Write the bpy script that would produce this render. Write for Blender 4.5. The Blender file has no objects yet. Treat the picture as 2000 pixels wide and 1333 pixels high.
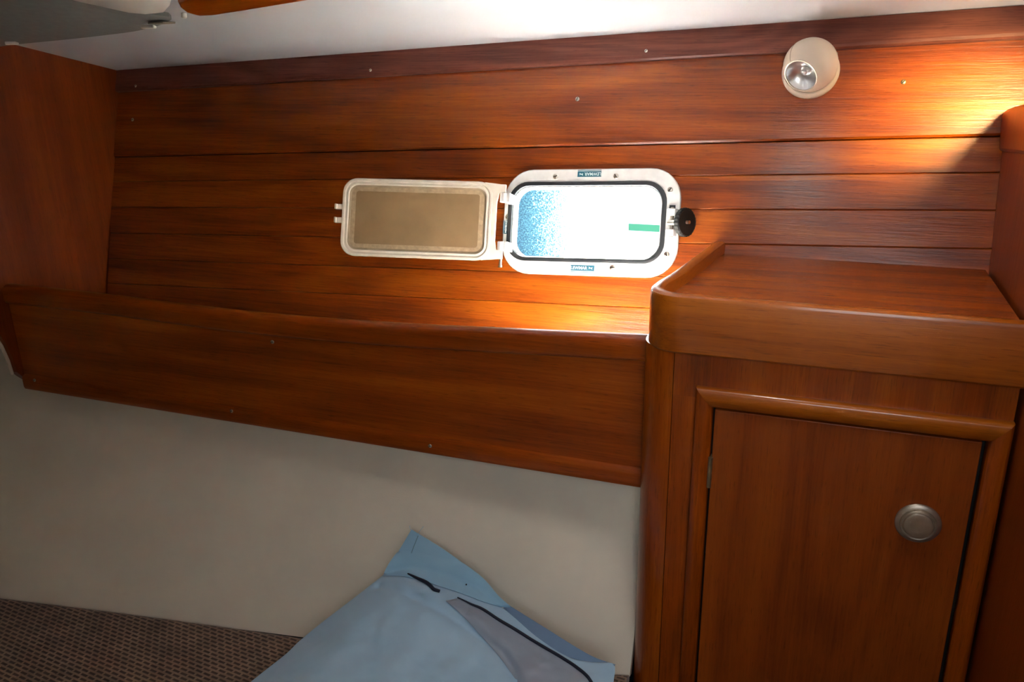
import bpy, bmesh, math, random
from mathutils import Vector, Matrix
random.seed(7)
SC = bpy.context.scene
COL = SC.collection
ZO = 1.5                      # eye height above the cabin sole; all geometry below is written relative to the eye
def V(x, y, z): return Vector((x, y, z))
def G(p): return Vector((p[0], p[1], p[2] + ZO))

# ---------------------------------------------------------------- camera
cam_d = bpy.data.cameras.new('camera'); cam = bpy.data.objects.new('camera', cam_d); COL.objects.link(cam)
cam_d.sensor_width = 36.0; cam_d.lens = 36.0 * 1600 / 2000; cam_d.clip_start = 0.02
R = ((0.93523889, 0.09817592, -0.3401319), (0.35360841, -0.30522204, 0.88419489), (-0.0170091, -0.94720694, -0.32017136))
M = Matrix(((R[0][0], -R[0][1], -R[0][2], 0), (R[1][0], -R[1][1], -R[1][2], 0), (R[2][0], -R[2][1], -R[2][2], ZO), (0, 0, 0, 1)))
cam.matrix_world = M
SC.camera = cam

# ---------------------------------------------------------------- world, sun, lights, exposure
SC.view_settings.view_transform = 'Standard'; SC.view_settings.look = 'None'
SC.view_settings.gamma = 1.0; SC.view_settings.use_curve_mapping = False
SC.view_settings.exposure = 0.0
SC.cycles.sample_clamp_indirect = 80.0      # keep the sunlit patch behind the fiddle board bright enough
w = bpy.data.worlds.new('sky'); SC.world = w; w.use_nodes = True
wn = w.node_tree; wn.nodes['Background'].inputs[0].default_value = (0.80, 0.92, 1.0, 1)
wn.nodes['Background'].inputs[1].default_value = 9.0

def look_rot(d):              # rotation so that local -Z points along d
    return Vector(d).to_track_quat('-Z', 'Y').to_euler()
def light(name, kind, loc, d, energy, color, **k):
    l = bpy.data.lights.new(name, kind); o = bpy.data.objects.new(name, l); COL.objects.link(o)
    l.energy = energy; l.color = color
    o.location = G(loc); o.rotation_euler = look_rot(d)
    for a, b in k.items(): setattr(l, a, b)
    return o
SUN_D = (0.09, -0.25, -0.17)
light('sun', 'SUN', (-2, 4, 3), SUN_D, 470.0, (1.0, 0.93, 0.82), angle=0.03)
# overhead deck hatch behind the viewer, and the dome lamp beyond the right bulkhead
light('hatch_daylight', 'AREA', (-0.06, 0.88, 0.165), (0.0, 0.12, -1), 1.05, (1.0, 0.96, 0.9), shape='RECTANGLE', size=0.055, size_y=0.22, spread=2.4)
light('front_fill_light', 'AREA', (0.19, -0.42, 0.16), (-0.12, 1, -0.45), 1.45, (0.90, 0.95, 1.0), shape='RECTANGLE', size=0.45, size_y=0.4, spread=1.75)  # added fill light from the viewer side, no opening stands behind it
light('dome_lamp_light', 'AREA', (0.315, 1.10, 0.025), (-0.135, 0.32, -0.115), 0.9, (1.0, 0.80, 0.36), shape='DISK', size=0.07, spread=0.85)
light('outside_bounce_fill', 'AREA', (-0.45, 1.95, -0.95), (0.03, -0.57, 0.70), 60.0, (0.95, 0.97, 1.0), shape='RECTANGLE', size=0.9, size_y=0.5)  # added upward area light for the ceiling, stands in for sun bounced off water
# daylight entering the open portlight (sampling portal for the sky)
PO = V(-0.3813, 1.3747, -0.2596)
U = V(0.99923, 0.0074, 0.0384).normalized(); N = V(-0.005, -0.9502, 0.3116).normalized()
VV = V(-0.0387, 0.3115, 0.9494).normalized()
def Wp(u, v, n=0.0): return PO + U * u + VV * v + N * n
pt = light('sky_portal', 'AREA', Wp(-0.006, -0.005, -0.045), N, 1.0, (1, 1, 1), shape='RECTANGLE', size=0.30, size_y=0.15)
pt.data.cycles.is_portal = True

# ---------------------------------------------------------------- materials
def newmat(name):
    m = bpy.data.materials.new(name); m.use_nodes = True
    nt = m.node_tree; return m, nt, nt.nodes['Principled BSDF']
def setp(p, **k):
    names = dict(base='Base Color', rough='Roughness', metal='Metallic', coat='Coat Weight', coat_r='Coat Roughness', ior='IOR', trans='Transmission Weight', sheen='Sheen Weight', spec='Specular IOR Level', sub='Subsurface Weight')
    for a, b in k.items():
        if a == 'base': b = (*b, 1)
        p.inputs[names[a]].default_value = b
def plain(name, base, rough=0.5, noise=0.06, nscale=30, bump=0.0, bscale=200, **k):
    m, nt, p = newmat(name); setp(p, base=base, rough=rough, **k)
    L = nt.links; tc = nt.nodes.new('ShaderNodeTexCoord')
    n = nt.nodes.new('ShaderNodeTexNoise'); n.inputs['Scale'].default_value = nscale; n.inputs['Detail'].default_value = 4
    L.new(tc.outputs['Object'], n.inputs['Vector'])
    mx = nt.nodes.new('ShaderNodeMix'); mx.data_type = 'RGBA'; mx.blend_type = 'MULTIPLY'
    mx.inputs[0].default_value = 1.0; mx.inputs[6].default_value = (*base, 1)
    cr = nt.nodes.new('ShaderNodeMapRange'); cr.inputs[3].default_value = 1 - noise * 2; cr.inputs[4].default_value = 1 + noise * 2
    cr.inputs[1].default_value = .25; cr.inputs[2].default_value = .75
    L.new(n.outputs[0], cr.inputs[0]); L.new(cr.outputs[0], mx.inputs[7]); L.new(mx.outputs[2], p.inputs['Base Color'])
    if bump:
        n2 = nt.nodes.new('ShaderNodeTexNoise'); n2.inputs['Scale'].default_value = bscale; L.new(tc.outputs['Object'], n2.inputs['Vector'])
        b = nt.nodes.new('ShaderNodeBump'); b.inputs['Strength'].default_value = bump; b.inputs['Distance'].default_value = 0.002
        L.new(n2.outputs[0], b.inputs['Height']); L.new(b.outputs[0], p.inputs['Normal'])
    return m
def wood(name, axis='X', dark=(0.14, 0.022, 0.0015), mid=(0.33, 0.060, 0.002), lite=(0.49, 0.118, 0.004), rough=0.34, coat=0.35, coat_r=0.14,
         bump=0.25, figure=1.0, contrast=1.0, seed=0.0):
    coat *= .6
    m, nt, p = newmat(name); L = nt.links; nd = nt.nodes
    tc = nd.new('ShaderNodeTexCoord'); geo = nd.new('ShaderNodeNewGeometry')
    off = nd.new('ShaderNodeVectorMath'); off.operation = 'SCALE'; off.inputs[0].default_value = (7.3, 5.1, 9.7)
    L.new(geo.outputs['Random Per Island'], off.inputs['Scale'])
    add = nd.new('ShaderNodeVectorMath'); add.operation = 'ADD'; L.new(tc.outputs['Object'], add.inputs[0]); L.new(off.outputs[0], add.inputs[1])
    add2 = nd.new('ShaderNodeVectorMath'); add2.operation = 'ADD'; L.new(add.outputs[0], add2.inputs[0]); add2.inputs[1].default_value = (seed, seed * 1.7, seed * .6)
    def mp(al, ac):
        q = nd.new('ShaderNodeMapping'); s = [ac, ac, ac]; s['XYZ'.index(axis)] = al
        q.inputs['Scale'].default_value = s; L.new(add2.outputs[0], q.inputs['Vector']); return q
    def noise(src, sc, det=3, dist=0.0, ro=.5):
        q = nd.new('ShaderNodeTexNoise'); q.inputs['Scale'].default_value = sc; q.inputs['Detail'].default_value = det
        q.inputs['Distortion'].default_value = dist; q.inputs['Roughness'].default_value = ro
        L.new(src.outputs[0], q.inputs['Vector']); return q
    def math_(op, a, b=None, c=None):
        q = nd.new('ShaderNodeMath'); q.operation = op
        for i, x in enumerate((a, b, c)):
            if x is None: continue
            if isinstance(x, (int, float)): q.inputs[i].default_value = x
            else: L.new(x, q.inputs[i])
        return q.outputs[0]
    # growth rings: contour lines of a smooth stretched field give cathedral figure
    field = noise(mp(1.3, 7.0), 1.0, 1, .15)
    rings = math_('SINE', math_('MULTIPLY', field.outputs[0], 62.0 * figure))
    rings = math_('MULTIPLY', rings, .5)
    broad = noise(mp(1.5, 22.0), 1.0, 5, .35, .6)
    fine = noise(mp(7.0, 300.0), 1.0, 5, .0, .7)
    pores = noise(mp(38.0, 620.0), 1.0, 2, .0)
    s = math_('MULTIPLY_ADD', rings, .17 * contrast, math_('MULTIPLY_ADD', broad.outputs[0], .8, .1))
    s = math_('MULTIPLY_ADD', math_('SUBTRACT', fine.outputs[0], .5), .8 * contrast, s)
    cr = nd.new('ShaderNodeValToRGB'); e = cr.color_ramp.elements
    e[0].position = .24; e[0].color = (*dark, 1); e[1].position = .76; e[1].color = (*lite, 1)
    k = e.new(.5); k.color = (*mid, 1)
    L.new(s, cr.inputs[0])
    pm = nd.new('ShaderNodeMapRange'); pm.inputs[1].default_value = .60; pm.inputs[2].default_value = .70; pm.inputs[3].default_value = 0; pm.inputs[4].default_value = .45
    L.new(pores.outputs[0], pm.inputs[0])
    mx = nd.new('ShaderNodeMix'); mx.data_type = 'RGBA'; L.new(pm.outputs[0], mx.inputs[0]); L.new(cr.outputs[0], mx.inputs[6])
    mx.inputs[7].default_value = (dark[0] * .5, dark[1] * .5, dark[2] * .5, 1)
    L.new(mx.outputs[2], p.inputs['Base Color'])
    h = math_('MULTIPLY_ADD', pores.outputs[0], -.5, fine.outputs[0])
    wav = noise(mp(9.0, 60.0), 1.0, 2)
    h2 = math_('MULTIPLY_ADD', wav.outputs[0], 1.4, h)
    b = nd.new('ShaderNodeBump'); b.inputs['Strength'].default_value = bump; b.inputs['Distance'].default_value = .0012
    L.new(h2, b.inputs['Height']); L.new(b.outputs[0], p.inputs['Normal'])
    b2 = nd.new('ShaderNodeBump'); b2.inputs['Strength'].default_value = bump * .5; b2.inputs['Distance'].default_value = .0012
    L.new(h2, b2.inputs['Height']); L.new(b2.outputs[0], p.inputs['Coat Normal'])
    setp(p, rough=rough, coat=coat, coat_r=coat_r, spec=.32)
    return m

WX = wood('planking_wood', 'X', dark=(.13, .020, .0015), mid=(.28, .049, .002), lite=(.43, .102, .004), contrast=.85, figure=.8, bump=.42, coat=.75, coat_r=.17)
WF = wood('fiddle_wood', 'X', rough=.36, seed=3.1, contrast=.6, figure=.45)
WR = wood('rail_wood', 'X', rough=.3, seed=5.7, contrast=.5, figure=.3)
WT = wood('trim_wood', 'X', dark=(.10, .024, .014), mid=(.17, .045, .028), lite=(.25, .075, .045), rough=.5, coat=.1, seed=8.8, figure=1.6, bump=.15)
WTR = wood('tray_rail_wood', 'X', coat=.8, coat_r=.08, bump=.12, dark=(.20, .040, .005), mid=(.36, .088, .004), lite=(.48, .135, .006), rough=.33, seed=2.4, contrast=.55, figure=.2)
WTY = wood('tray_rail_wood_fore_aft', 'Y', coat=.8, coat_r=.08, bump=.12, dark=(.20, .040, .005), mid=(.36, .088, .004), lite=(.48, .135, .006), rough=.33, seed=2.9, contrast=.5, figure=.2)
WTS = wood('tray_surface_wood', 'X', dark=(.18, .034, .008), mid=(.30, .068, .014), lite=(.40, .105, .012), rough=.26, coat=.5, seed=6.4, contrast=.5, figure=.3, bump=.15)
WZ = wood('cabinet_wood', 'Z', seed=1.3, contrast=.6, figure=.3)
WD = wood('door_wood', 'Z', dark=(.15, .023, .002), mid=(.25, .047, .003), lite=(.34, .072, .004), rough=.42, coat=.2, seed=4.6, contrast=.55, figure=1.0)
WB = wood('bulkhead_wood', 'Z', seed=9.1, contrast=.35, figure=.25, rough=.38, mid=(.21, .034, .002), lite=(.31, .062, .003))

LINER = plain('hull_liner_vinyl', (0.80, 0.74, 0.62), .6, noise=.03, nscale=6, bump=.12, bscale=500)
CEIL = plain('headliner_vinyl', (0.66, 0.69, 0.74), .7, noise=.015, nscale=5, bump=.1, bscale=600)
GREY = plain('grey_blind_fabric', (0.25, 0.27, 0.27), .8, noise=.04, nscale=80, bump=.3, bscale=900)
WHITE = plain('white_plastic', (0.80, 0.80, 0.76), .35, noise=.01)
CREAM = plain('cream_lamp_plastic', (0.74, 0.62, 0.50), .42, noise=.01, coat=.1)
ALU = plain('brushed_aluminium_frame', (0.84, 0.84, 0.82), .42, noise=.04, nscale=60, metal=.15)
SASHM = plain('dull_aluminium_sash', (0.72, 0.65, 0.55), .40, noise=.05, nscale=60, metal=.1)
STAIN = plain('sash_rim_seal', (0.34, 0.26, 0.16), .5, noise=.10, nscale=50)
RUBBER = plain('black_rubber', (0.022, 0.024, 0.027), .42, noise=.08)
KNOBM = plain('black_plastic', (0.008, 0.007, 0.006), .55, noise=.05)
STEEL = plain('stainless_screw_steel', (0.70, 0.66, 0.58), .28, noise=.06, metal=1.0)
DARK = plain('screw_slot_shadow_paint', (0.03, 0.022, 0.015), .8)
BRASS = plain('aged_brass', (0.42, 0.34, 0.20), .4, noise=.12, nscale=120, metal=.9)
PEWTER = plain('pewter_metal', (0.46, 0.40, 0.33), .40, noise=.08, nscale=90, metal=.85)
CHROME = plain('lamp_reflector_chrome', (0.86, 0.87, 0.88), .32, noise=.01, metal=1.0)
TEALP = plain('label_blue_print', (0.02, 0.12, 0.17), .4)
LETTER = plain('label_white_print', (0.75, 0.82, 0.84), .4)
GEL = plain('white_gelcoat', (0.82, 0.84, 0.85), .3, noise=.01)
TEAL = plain('teal_boot_stripe', (0.018, 0.12, 0.055), .3, noise=.02)
NAVY = plain('navy_piping', (0.008, 0.012, 0.03), .7)
SOLE = plain('cabin_sole', (0.16, 0.06, 0.02), .5)
THREAD = plain('seam_thread', (0.13, 0.23, 0.32), .8)

def fabric(name, base, rough=.85, sheen=.25, wr=.5, wscale=9, fine=1400, spec=.3):
    m, nt, p = newmat(name); L = nt.links; nd = nt.nodes
    setp(p, base=base, rough=rough, sheen=sheen, spec=spec)
    tc = nd.new('ShaderNodeTexCoord')
    a = nd.new('ShaderNodeTexNoise'); a.inputs['Scale'].default_value = wscale; a.inputs['Detail'].default_value = 2; a.inputs['Distortion'].default_value = .2
    b = nd.new('ShaderNodeTexNoise'); b.inputs['Scale'].default_value = fine
    for q in (a, b): L.new(tc.outputs['Object'], q.inputs['Vector'])
    b1 = nd.new('ShaderNodeBump'); b1.inputs['Strength'].default_value = wr; b1.inputs['Distance'].default_value = .02; L.new(a.outputs[0], b1.inputs['Height'])
    b2 = nd.new('ShaderNodeBump'); b2.inputs['Strength'].default_value = .25; b2.inputs['Distance'].default_value = .0006; L.new(b.outputs[0], b2.inputs['Height']); L.new(b1.outputs[0], b2.inputs['Normal'])
    L.new(b2.outputs[0], p.inputs['Normal'])
    return m
BLUE = fabric('pale_blue_cotton', (0.38, 0.57, 0.74), wr=.6, wscale=14)
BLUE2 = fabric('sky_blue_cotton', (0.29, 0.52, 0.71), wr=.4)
BLUE_SHADED = fabric('shaded_blue_cotton', (0.17, 0.27, 0.42), wr=.2)  # deeper blue carries the shade on the lower flange
GREYB = fabric('grey_lilac_satin', (0.30, 0.36, 0.45), rough=.45, wr=.8, wscale=16, spec=.5)

def weave():
    m, nt, p = newmat('brown_woven_upholstery'); L = nt.links; nd = nt.nodes
    tc = nd.new('ShaderNodeTexCoord'); mp = nd.new('ShaderNodeMapping'); mp.inputs['Rotation'].default_value = (0, 0, math.radians(6))
    L.new(tc.outputs['Object'], mp.inputs['Vector'])
    br = nd.new('ShaderNodeTexBrick'); br.offset = .5; br.inputs['Scale'].default_value = 1.0
    br.inputs['Brick Width'].default_value = .0165; br.inputs['Row Height'].default_value = .0078
    br.inputs['Mortar Size'].default_value = .0021; br.inputs['Mortar Smooth'].default_value = .3
    br.inputs['Color1'].default_value = (.07, .038, .023, 1); br.inputs['Color2'].default_value = (.10, .058, .036, 1); br.inputs['Mortar'].default_value = (.30, .19, .125, 1)
    L.new(mp.outputs[0], br.inputs['Vector'])
    n = nd.new('ShaderNodeTexNoise'); n.inputs['Scale'].default_value = 30; n.inputs['Detail'].default_value = 3; L.new(tc.outputs['Object'], n.inputs['Vector'])
    mr = nd.new('ShaderNodeMapRange'); mr.inputs[1].default_value = .3; mr.inputs[2].default_value = .7; mr.inputs[3].default_value = .7; mr.inputs[4].default_value = 1.2
    L.new(n.outputs[0], mr.inputs[0])
    mx = nd.new('ShaderNodeMix'); mx.data_type = 'RGBA'; mx.blend_type = 'MULTIPLY'; mx.inputs[0].default_value = 1
    L.new(br.outputs['Color'], mx.inputs[6]); L.new(mr.outputs[0], mx.inputs[7]); L.new(mx.outputs[2], p.inputs['Base Color'])
    bp = nd.new('ShaderNodeBump'); bp.inputs['Strength'].default_value = .6; bp.inputs['Distance'].default_value = .002; L.new(br.outputs['Fac'], bp.inputs['Height']); L.new(bp.outputs[0], p.inputs['Normal'])
    setp(p, rough=.9, sheen=.2)
    return m
WEAVE = weave()
def net_mat():
    m, nt, p = newmat('blue_net_fabric'); L = nt.links; nd = nt.nodes
    tc = nd.new('ShaderNodeTexCoord')
    w_ = nd.new('ShaderNodeTexNoise'); w_.inputs['Scale'].default_value = 230; w_.inputs['Detail'].default_value = 3
    L.new(tc.outputs['Object'], w_.inputs['Vector'])
    cr = nd.new('ShaderNodeValToRGB'); e = cr.color_ramp.elements
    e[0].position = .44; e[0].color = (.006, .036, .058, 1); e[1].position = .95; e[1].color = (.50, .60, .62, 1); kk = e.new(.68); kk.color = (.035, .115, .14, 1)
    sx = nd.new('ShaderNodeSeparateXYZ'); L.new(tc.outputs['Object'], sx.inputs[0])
    glare_fade = nd.new('ShaderNodeMapRange'); glare_fade.inputs[1].default_value = -.03; glare_fade.inputs[2].default_value = .12; glare_fade.inputs[3].default_value = -.04; glare_fade.inputs[4].default_value = .36  # whitening to the right puts the outdoor glare into the net colour
    L.new(sx.outputs[0], glare_fade.inputs[0])
    ad = nd.new('ShaderNodeMath'); ad.operation = 'ADD'; L.new(w_.outputs[0], ad.inputs[0]); L.new(glare_fade.outputs[0], ad.inputs[1])
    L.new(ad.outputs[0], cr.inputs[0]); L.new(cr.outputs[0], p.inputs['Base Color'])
    setp(p, rough=.9); return m
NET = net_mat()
def pane_mat():
    m, nt, p = newmat('smoked_acrylic_pane'); L = nt.links; nd = nt.nodes
    tc = nd.new('ShaderNodeTexCoord')
    n = nd.new('ShaderNodeTexNoise'); n.inputs['Scale'].default_value = 14; n.inputs['Detail'].default_value = 5; L.new(tc.outputs['Object'], n.inputs['Vector'])
    cr = nd.new('ShaderNodeValToRGB'); e = cr.color_ramp.elements
    e[0].position = .3; e[0].color = (.28, .18, .085, 1); e[1].position = .75; e[1].color = (.42, .27, .125, 1)
    L.new(n.outputs[0], cr.inputs[0]); L.new(cr.outputs[0], p.inputs['Base Color'])
    setp(p, rough=.45, coat=.35, coat_r=.08)
    tr = nd.new('ShaderNodeBsdfTransparent'); tr.inputs[0].default_value = (.62, .5, .34, 1)
    mx = nd.new('ShaderNodeMixShader'); mx.inputs[0].default_value = .78
    L.new(tr.outputs[0], mx.inputs[1]); L.new(p.outputs[0], mx.inputs[2]); L.new(mx.outputs[0], nd['Material Output'].inputs['Surface'])
    return m
PANE = pane_mat()
HEM = plain('screen_hem_fabric', (.40, .29, .17), .7, noise=.10, nscale=160, bump=.3)
def lens_mat():
    m, nt, p = newmat('lamp_lens_glass'); L = nt.links; nd = nt.nodes
    setp(p, base=(1, 1, 1), rough=.02, trans=1.0, ior=1.45); return m

# ---------------------------------------------------------------- object helpers
def tag(o, label=None, cat=None, group=None, kind=None):
    if label: o['label'] = label
    if cat: o['category'] = cat
    if group: o['group'] = group
    if kind: o['kind'] = kind
    return o
def empty(name, loc):
    o = bpy.data.objects.new(name, None); COL.objects.link(o); o.location = G(loc); o.empty_display_size = .05
    return o
def root_loc(o):
    p = Vector((0, 0, 0))
    while o is not None: p = p + o.location; o = o.parent
    return p
def obj(name, bm, mat, parent=None, loc=None, bev=0.0, seg=3, angle=35, smooth=True, label=None, sub=0):
    """verts are given relative to the eye; converted to the object's own frame"""
    me = bpy.data.meshes.new(name)
    bmesh.ops.recalc_face_normals(bm, faces=bm.faces)
    if parent is not None: org = root_loc(parent); l = Vector((0, 0, 0))
    else:
        org = G(loc) if loc is not None else G(sum((v.co for v in bm.verts), Vector()) / len(bm.verts)); l = org
    for v in bm.verts: v.co = G(v.co) - org
    bm.to_mesh(me); bm.free()
    if smooth:
        for f in me.polygons: f.use_smooth = True
        me.set_sharp_from_angle(angle=math.radians(angle))
    me.materials.append(mat)
    o = bpy.data.objects.new(name, me); COL.objects.link(o); o.location = l
    if parent is not None: o.parent = parent
    if bev:
        b = o.modifiers.new('bevel', 'BEVEL'); b.width = bev; b.segments = seg; b.limit_method = 'ANGLE'; b.angle_limit = math.radians(40)
        b.harden_normals = False
    if sub:
        s = o.modifiers.new('sub', 'SUBSURF'); s.levels = sub; s.render_levels = sub
    if label: o['label'] = label
    return o
def prism(bm, pts, d):
    """closed outline (3-D points) extruded by vector d"""
    a = [bm.verts.new(p) for p in pts]; b = [bm.verts.new(Vector(p) + d) for p in pts]
    bm.faces.new(a); bm.faces.new(b[::-1]); n = len(pts)
    for i in range(n): bm.faces.new((a[i], a[(i + 1) % n], b[(i + 1) % n], b[i]))
def boxp(bm, o, a, b, c):
    prism(bm, [o, o + a, o + a + b, o + b], c)
def box(bm, lo, hi):
    boxp(bm, V(*lo), V(hi[0] - lo[0], 0, 0), V(0, hi[1] - lo[1], 0), V(0, 0, hi[2] - lo[2]))
def rrect(cx, cy, hw, hh, r, seg=8):
    out = []
    for k, (sx, sy) in enumerate(((1, 1), (-1, 1), (-1, -1), (1, -1))):
        for i in range(seg + 1):
            a = math.pi / 2 * (k + i / seg)
            out.append((cx + sx * (hw - r) + r * math.cos(a), cy + sy * (hh - r) + r * math.sin(a)))
    return out
def loft(bm, rings, close=True, caps=False, ring_closed=True):
    vs = [[bm.verts.new(p) for p in r] for r in rings]; n = len(vs[0])
    rng = range(len(vs)) if close else range(len(vs) - 1)
    for i in rng:
        A = vs[i]; B = vs[(i + 1) % len(vs)]
        for j in range(n if ring_closed else n - 1):
            bm.faces.new((A[j], A[(j + 1) % n], B[(j + 1) % n], B[j]))
    if caps: bm.faces.new(vs[0][::-1]); bm.faces.new(vs[-1])
    return vs
def rect_ring(bm, fr, prof):
    """rounded rectangle frame; prof = list of (hw, hh, r, height); fr(u,v,n)->point"""
    loft(bm, [[fr(x, y, h) for x, y in rrect(cx, cy, hw, hh, r)] for cx, cy, hw, hh, r, h in prof], close=True)
def axes(n):
    n = Vector(n).normalized(); a = n.cross(V(0, 0, 1) if abs(n.z) < .9 else V(1, 0, 0)).normalized(); return a, n.cross(a), n
def lathe(bm, c, n, prof, seg=40, a0=0):
    a, b, n = axes(n); rings = []
    for r, h in prof:
        rings.append([c + n * h + (a * math.cos(t) + b * math.sin(t)) * max(r, 1e-5) for t in [a0 + 2 * math.pi * i / seg for i in range(seg)]])
    loft(bm, rings, close=False, caps=True)
def tube(bm, pts, r, seg=8, rs=None):
    pts = [Vector(p) for p in pts]; rings = []; prev = None
    for i, p in enumerate(pts):
        t = (pts[min(i + 1, len(pts) - 1)] - pts[max(i - 1, 0)]).normalized()
        if prev is None: a = t.cross(V(0, 0, 1) if abs(t.z) < .9 else V(1, 0, 0)).normalized()
        else: a = (prev - t * prev.dot(t)).normalized()
        prev = a; b = t.cross(a); rr = rs[i] if rs else r
        rings.append([p + (a * math.cos(k) + b * math.sin(k)) * rr for k in [2 * math.pi * j / seg for j in range(seg)]])
    loft(bm, rings, close=False, caps=True)
def smooth_path(pts, n):
    """resampled Catmull-Rom through 2-D/3-D points, n samples by length"""
    P = [Vector(p) for p in pts]; out = []
    Q = [P[0] * 2 - P[1]] + P + [P[-1] * 2 - P[-2]]
    for i in range(1, len(Q) - 2):
        for k in range(12):
            t = k / 12
            out.append(.5 * ((2 * Q[i]) + (Q[i + 1] - Q[i - 1]) * t + (2 * Q[i - 1] - 5 * Q[i] + 4 * Q[i + 1] - Q[i + 2]) * t * t + (3 * Q[i] - Q[i - 1] - 3 * Q[i + 1] + Q[i + 2]) * t ** 3))
    out.append(P[-1]); L = [0]
    for i in range(1, len(out)): L.append(L[-1] + (out[i] - out[i - 1]).length)
    res = []; j = 0
    for k in range(n):
        d = L[-1] * k / (n - 1)
        while j < len(L) - 2 and L[j + 1] < d: j += 1
        f = (d - L[j]) / max(L[j + 1] - L[j], 1e-9); res.append(out[j].lerp(out[j + 1], min(max(f, 0), 1)))
    return res
def screw(parent, c, n, r=.0034, ang=.5, mat=None, name='screw'):
    """domed slotted screw head; the slot is a dark bar laid on top, its shade put into the colour"""
    bm = bmesh.new(); lathe(bm, Vector(c), n, [(r, -.001), (r, .0004), (r * .8, .0011), (r * .4, .0015), (0, .0016)], 20)
    o = obj(name, bm, mat or STEEL, parent)
    a, b, n_ = axes(n); t = a * math.cos(ang) + b * math.sin(ang); s = n_.cross(t)
    bm = bmesh.new(); c = Vector(c) + n_ * .0009
    boxp(bm, c - t * r * .82 - s * r * .15, t * r * 1.64, s * r * .3, n_ * .0009)
    return o, bm
def screw_in(parent, c, n, r=.0034, ang=.5, mat=None, deep=True):
    o, bm = screw(parent, c, n, r, ang, mat)
    if deep: obj('screw_slot', bm, DARK, o)
    else: bm.free()
    return o

# ================================================================ THE SETTING
def ceil_z(x, y): return (.04 * x - .2032 * y + .3557) / .9783
XL, XR = -1.468, 0.234
# ---- planked hull side wall
UL, UR = -1.086, 1.35
HU0, HU1, HV0, HV1 = -.147, .135, -.0765, .0665      # rectangular hole hidden under the portlight frame
wall = bmesh.new()
def plank(bm, v0, v1, n1, bev=.0013, n0=-.012):
    """one plank between v0..v1 as its own island; profile has eased edges"""
    spans = [(UL, UR)]
    if v0 < HV1 and v1 > HV0: spans = [(UL, HU0), (HU1, UR)]
    for a, b in spans:
        prof = [(v0, n0), (v0, n1 - bev), (v0 + bev, n1), (v1 - bev, n1), (v1, n1 - bev), (v1, n0)]
        A = [bm.verts.new(Wp(a, v, n)) for v, n in prof]; B = [bm.verts.new(Wp(b, v, n)) for v, n in prof]
        bm.faces.new(A[::-1]); bm.faces.new(B)
        for i in range(len(prof)): bm.faces.new((A[i], A[(i + 1) % 6], B[(i + 1) % 6], B[i]))
g = .0002
edges = [-.365, -.315, -.26, -.2045, -.1482, -.0940, -.0375, .0195, .0755, .1288]
for a, b in zip(edges[:-1], edges[1:]):
    # boards crossing the hole are split into strips so that the strip beside the hole stays tight
    if a < HV0 < b or a < HV1 < b:
        cut = HV0 if a < HV0 < b else HV1
        prof_n = 0.0
        for (p, q, hole) in ((a, cut, cut == HV1), (cut, b, cut == HV0)):
            spans = [(UL, HU0), (HU1, UR)] if hole else [(UL, UR)]
            for s0, s1 in spans:
                be0 = .0013 if p == a else 0.0; be1 = .0013 if q == b else 0.0
                prof = [(p + g, -.012), (p + g, -be0), (p + g + be0 + 1e-5, 0), (q - g - be1 - 1e-5, 0), (q - g, -be1), (q - g, -.012)] if (be0 or be1) else [(p, -.012), (p, 0), (q, 0), (q, -.012)]
                if not be0 and be1: prof = [(p, -.012), (p, 0), (q - g - be1, 0), (q - g, -be1), (q - g, -.012)]
                if be0 and not be1: prof = [(p + g, -.012), (p + g, -be0), (p + g + be0, 0), (q, 0), (q, -.012)]
                A = [wall.verts.new(Wp(s0, v, n)) for v, n in prof]; B = [wall.verts.new(Wp(s1, v, n)) for v, n in prof]
                wall.faces.new(A[::-1]); wall.faces.new(B)
                for i in range(len(prof)): wall.faces.new((A[i], A[(i + 1) % len(prof)], B[(i + 1) % len(prof)], B[i]))
    else:
        plank(wall, a + g, b - g, 0.0)
plank(wall, .1296, .272, .0045, bev=.003)
wf = tag(obj('wall_front', wall, WX, smooth=False), 'varnished reddish wood planking on the sloping hull side around the portlight', kind='structure')
for (u_, v_, a_) in ((-.0323, .2106, 1.2), (.4849, .2146, .9), (-1.0337, .2084, .4)):
    screw_in(wf, Wp(u_, v_, .0045), N, .0037, a_, BRASS if u_ > .3 else STEEL)
# ---- trim board under the ceiling
tb = bmesh.new()
prof = [(.2688, .0045), (.2690, .011), (.2715, .0135), (.2760, .0145), (.3152, .0145), (.3170, .0045)]
loft(tb, [[Wp(a, v, n) for v, n in prof] for a in (UL, UR)], close=False, caps=True)
tr = tag(obj('trim_1', tb, WT, smooth=False), 'dull brown wooden cove board along the top of the planked wall', kind='structure')
for (u_, v_) in ((-.4434, .280), (-1.0197, .2777), (.0861, .2838)): screw_in(tr, Wp(u_, v_, .0145), N, .0028, .7)
# ---- ceiling
cb = bmesh.new()
cc = [(-2.1, 1.53), (1.2, 1.53), (1.2, -1.0), (-2.1, -1.0)]
prism(cb, [V(x, y, ceil_z(x, y)) for x, y in cc], V(0, 0, .02))
tag(obj('ceiling', cb, CEIL, smooth=False), 'white vinyl headliner', kind='structure')
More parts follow.
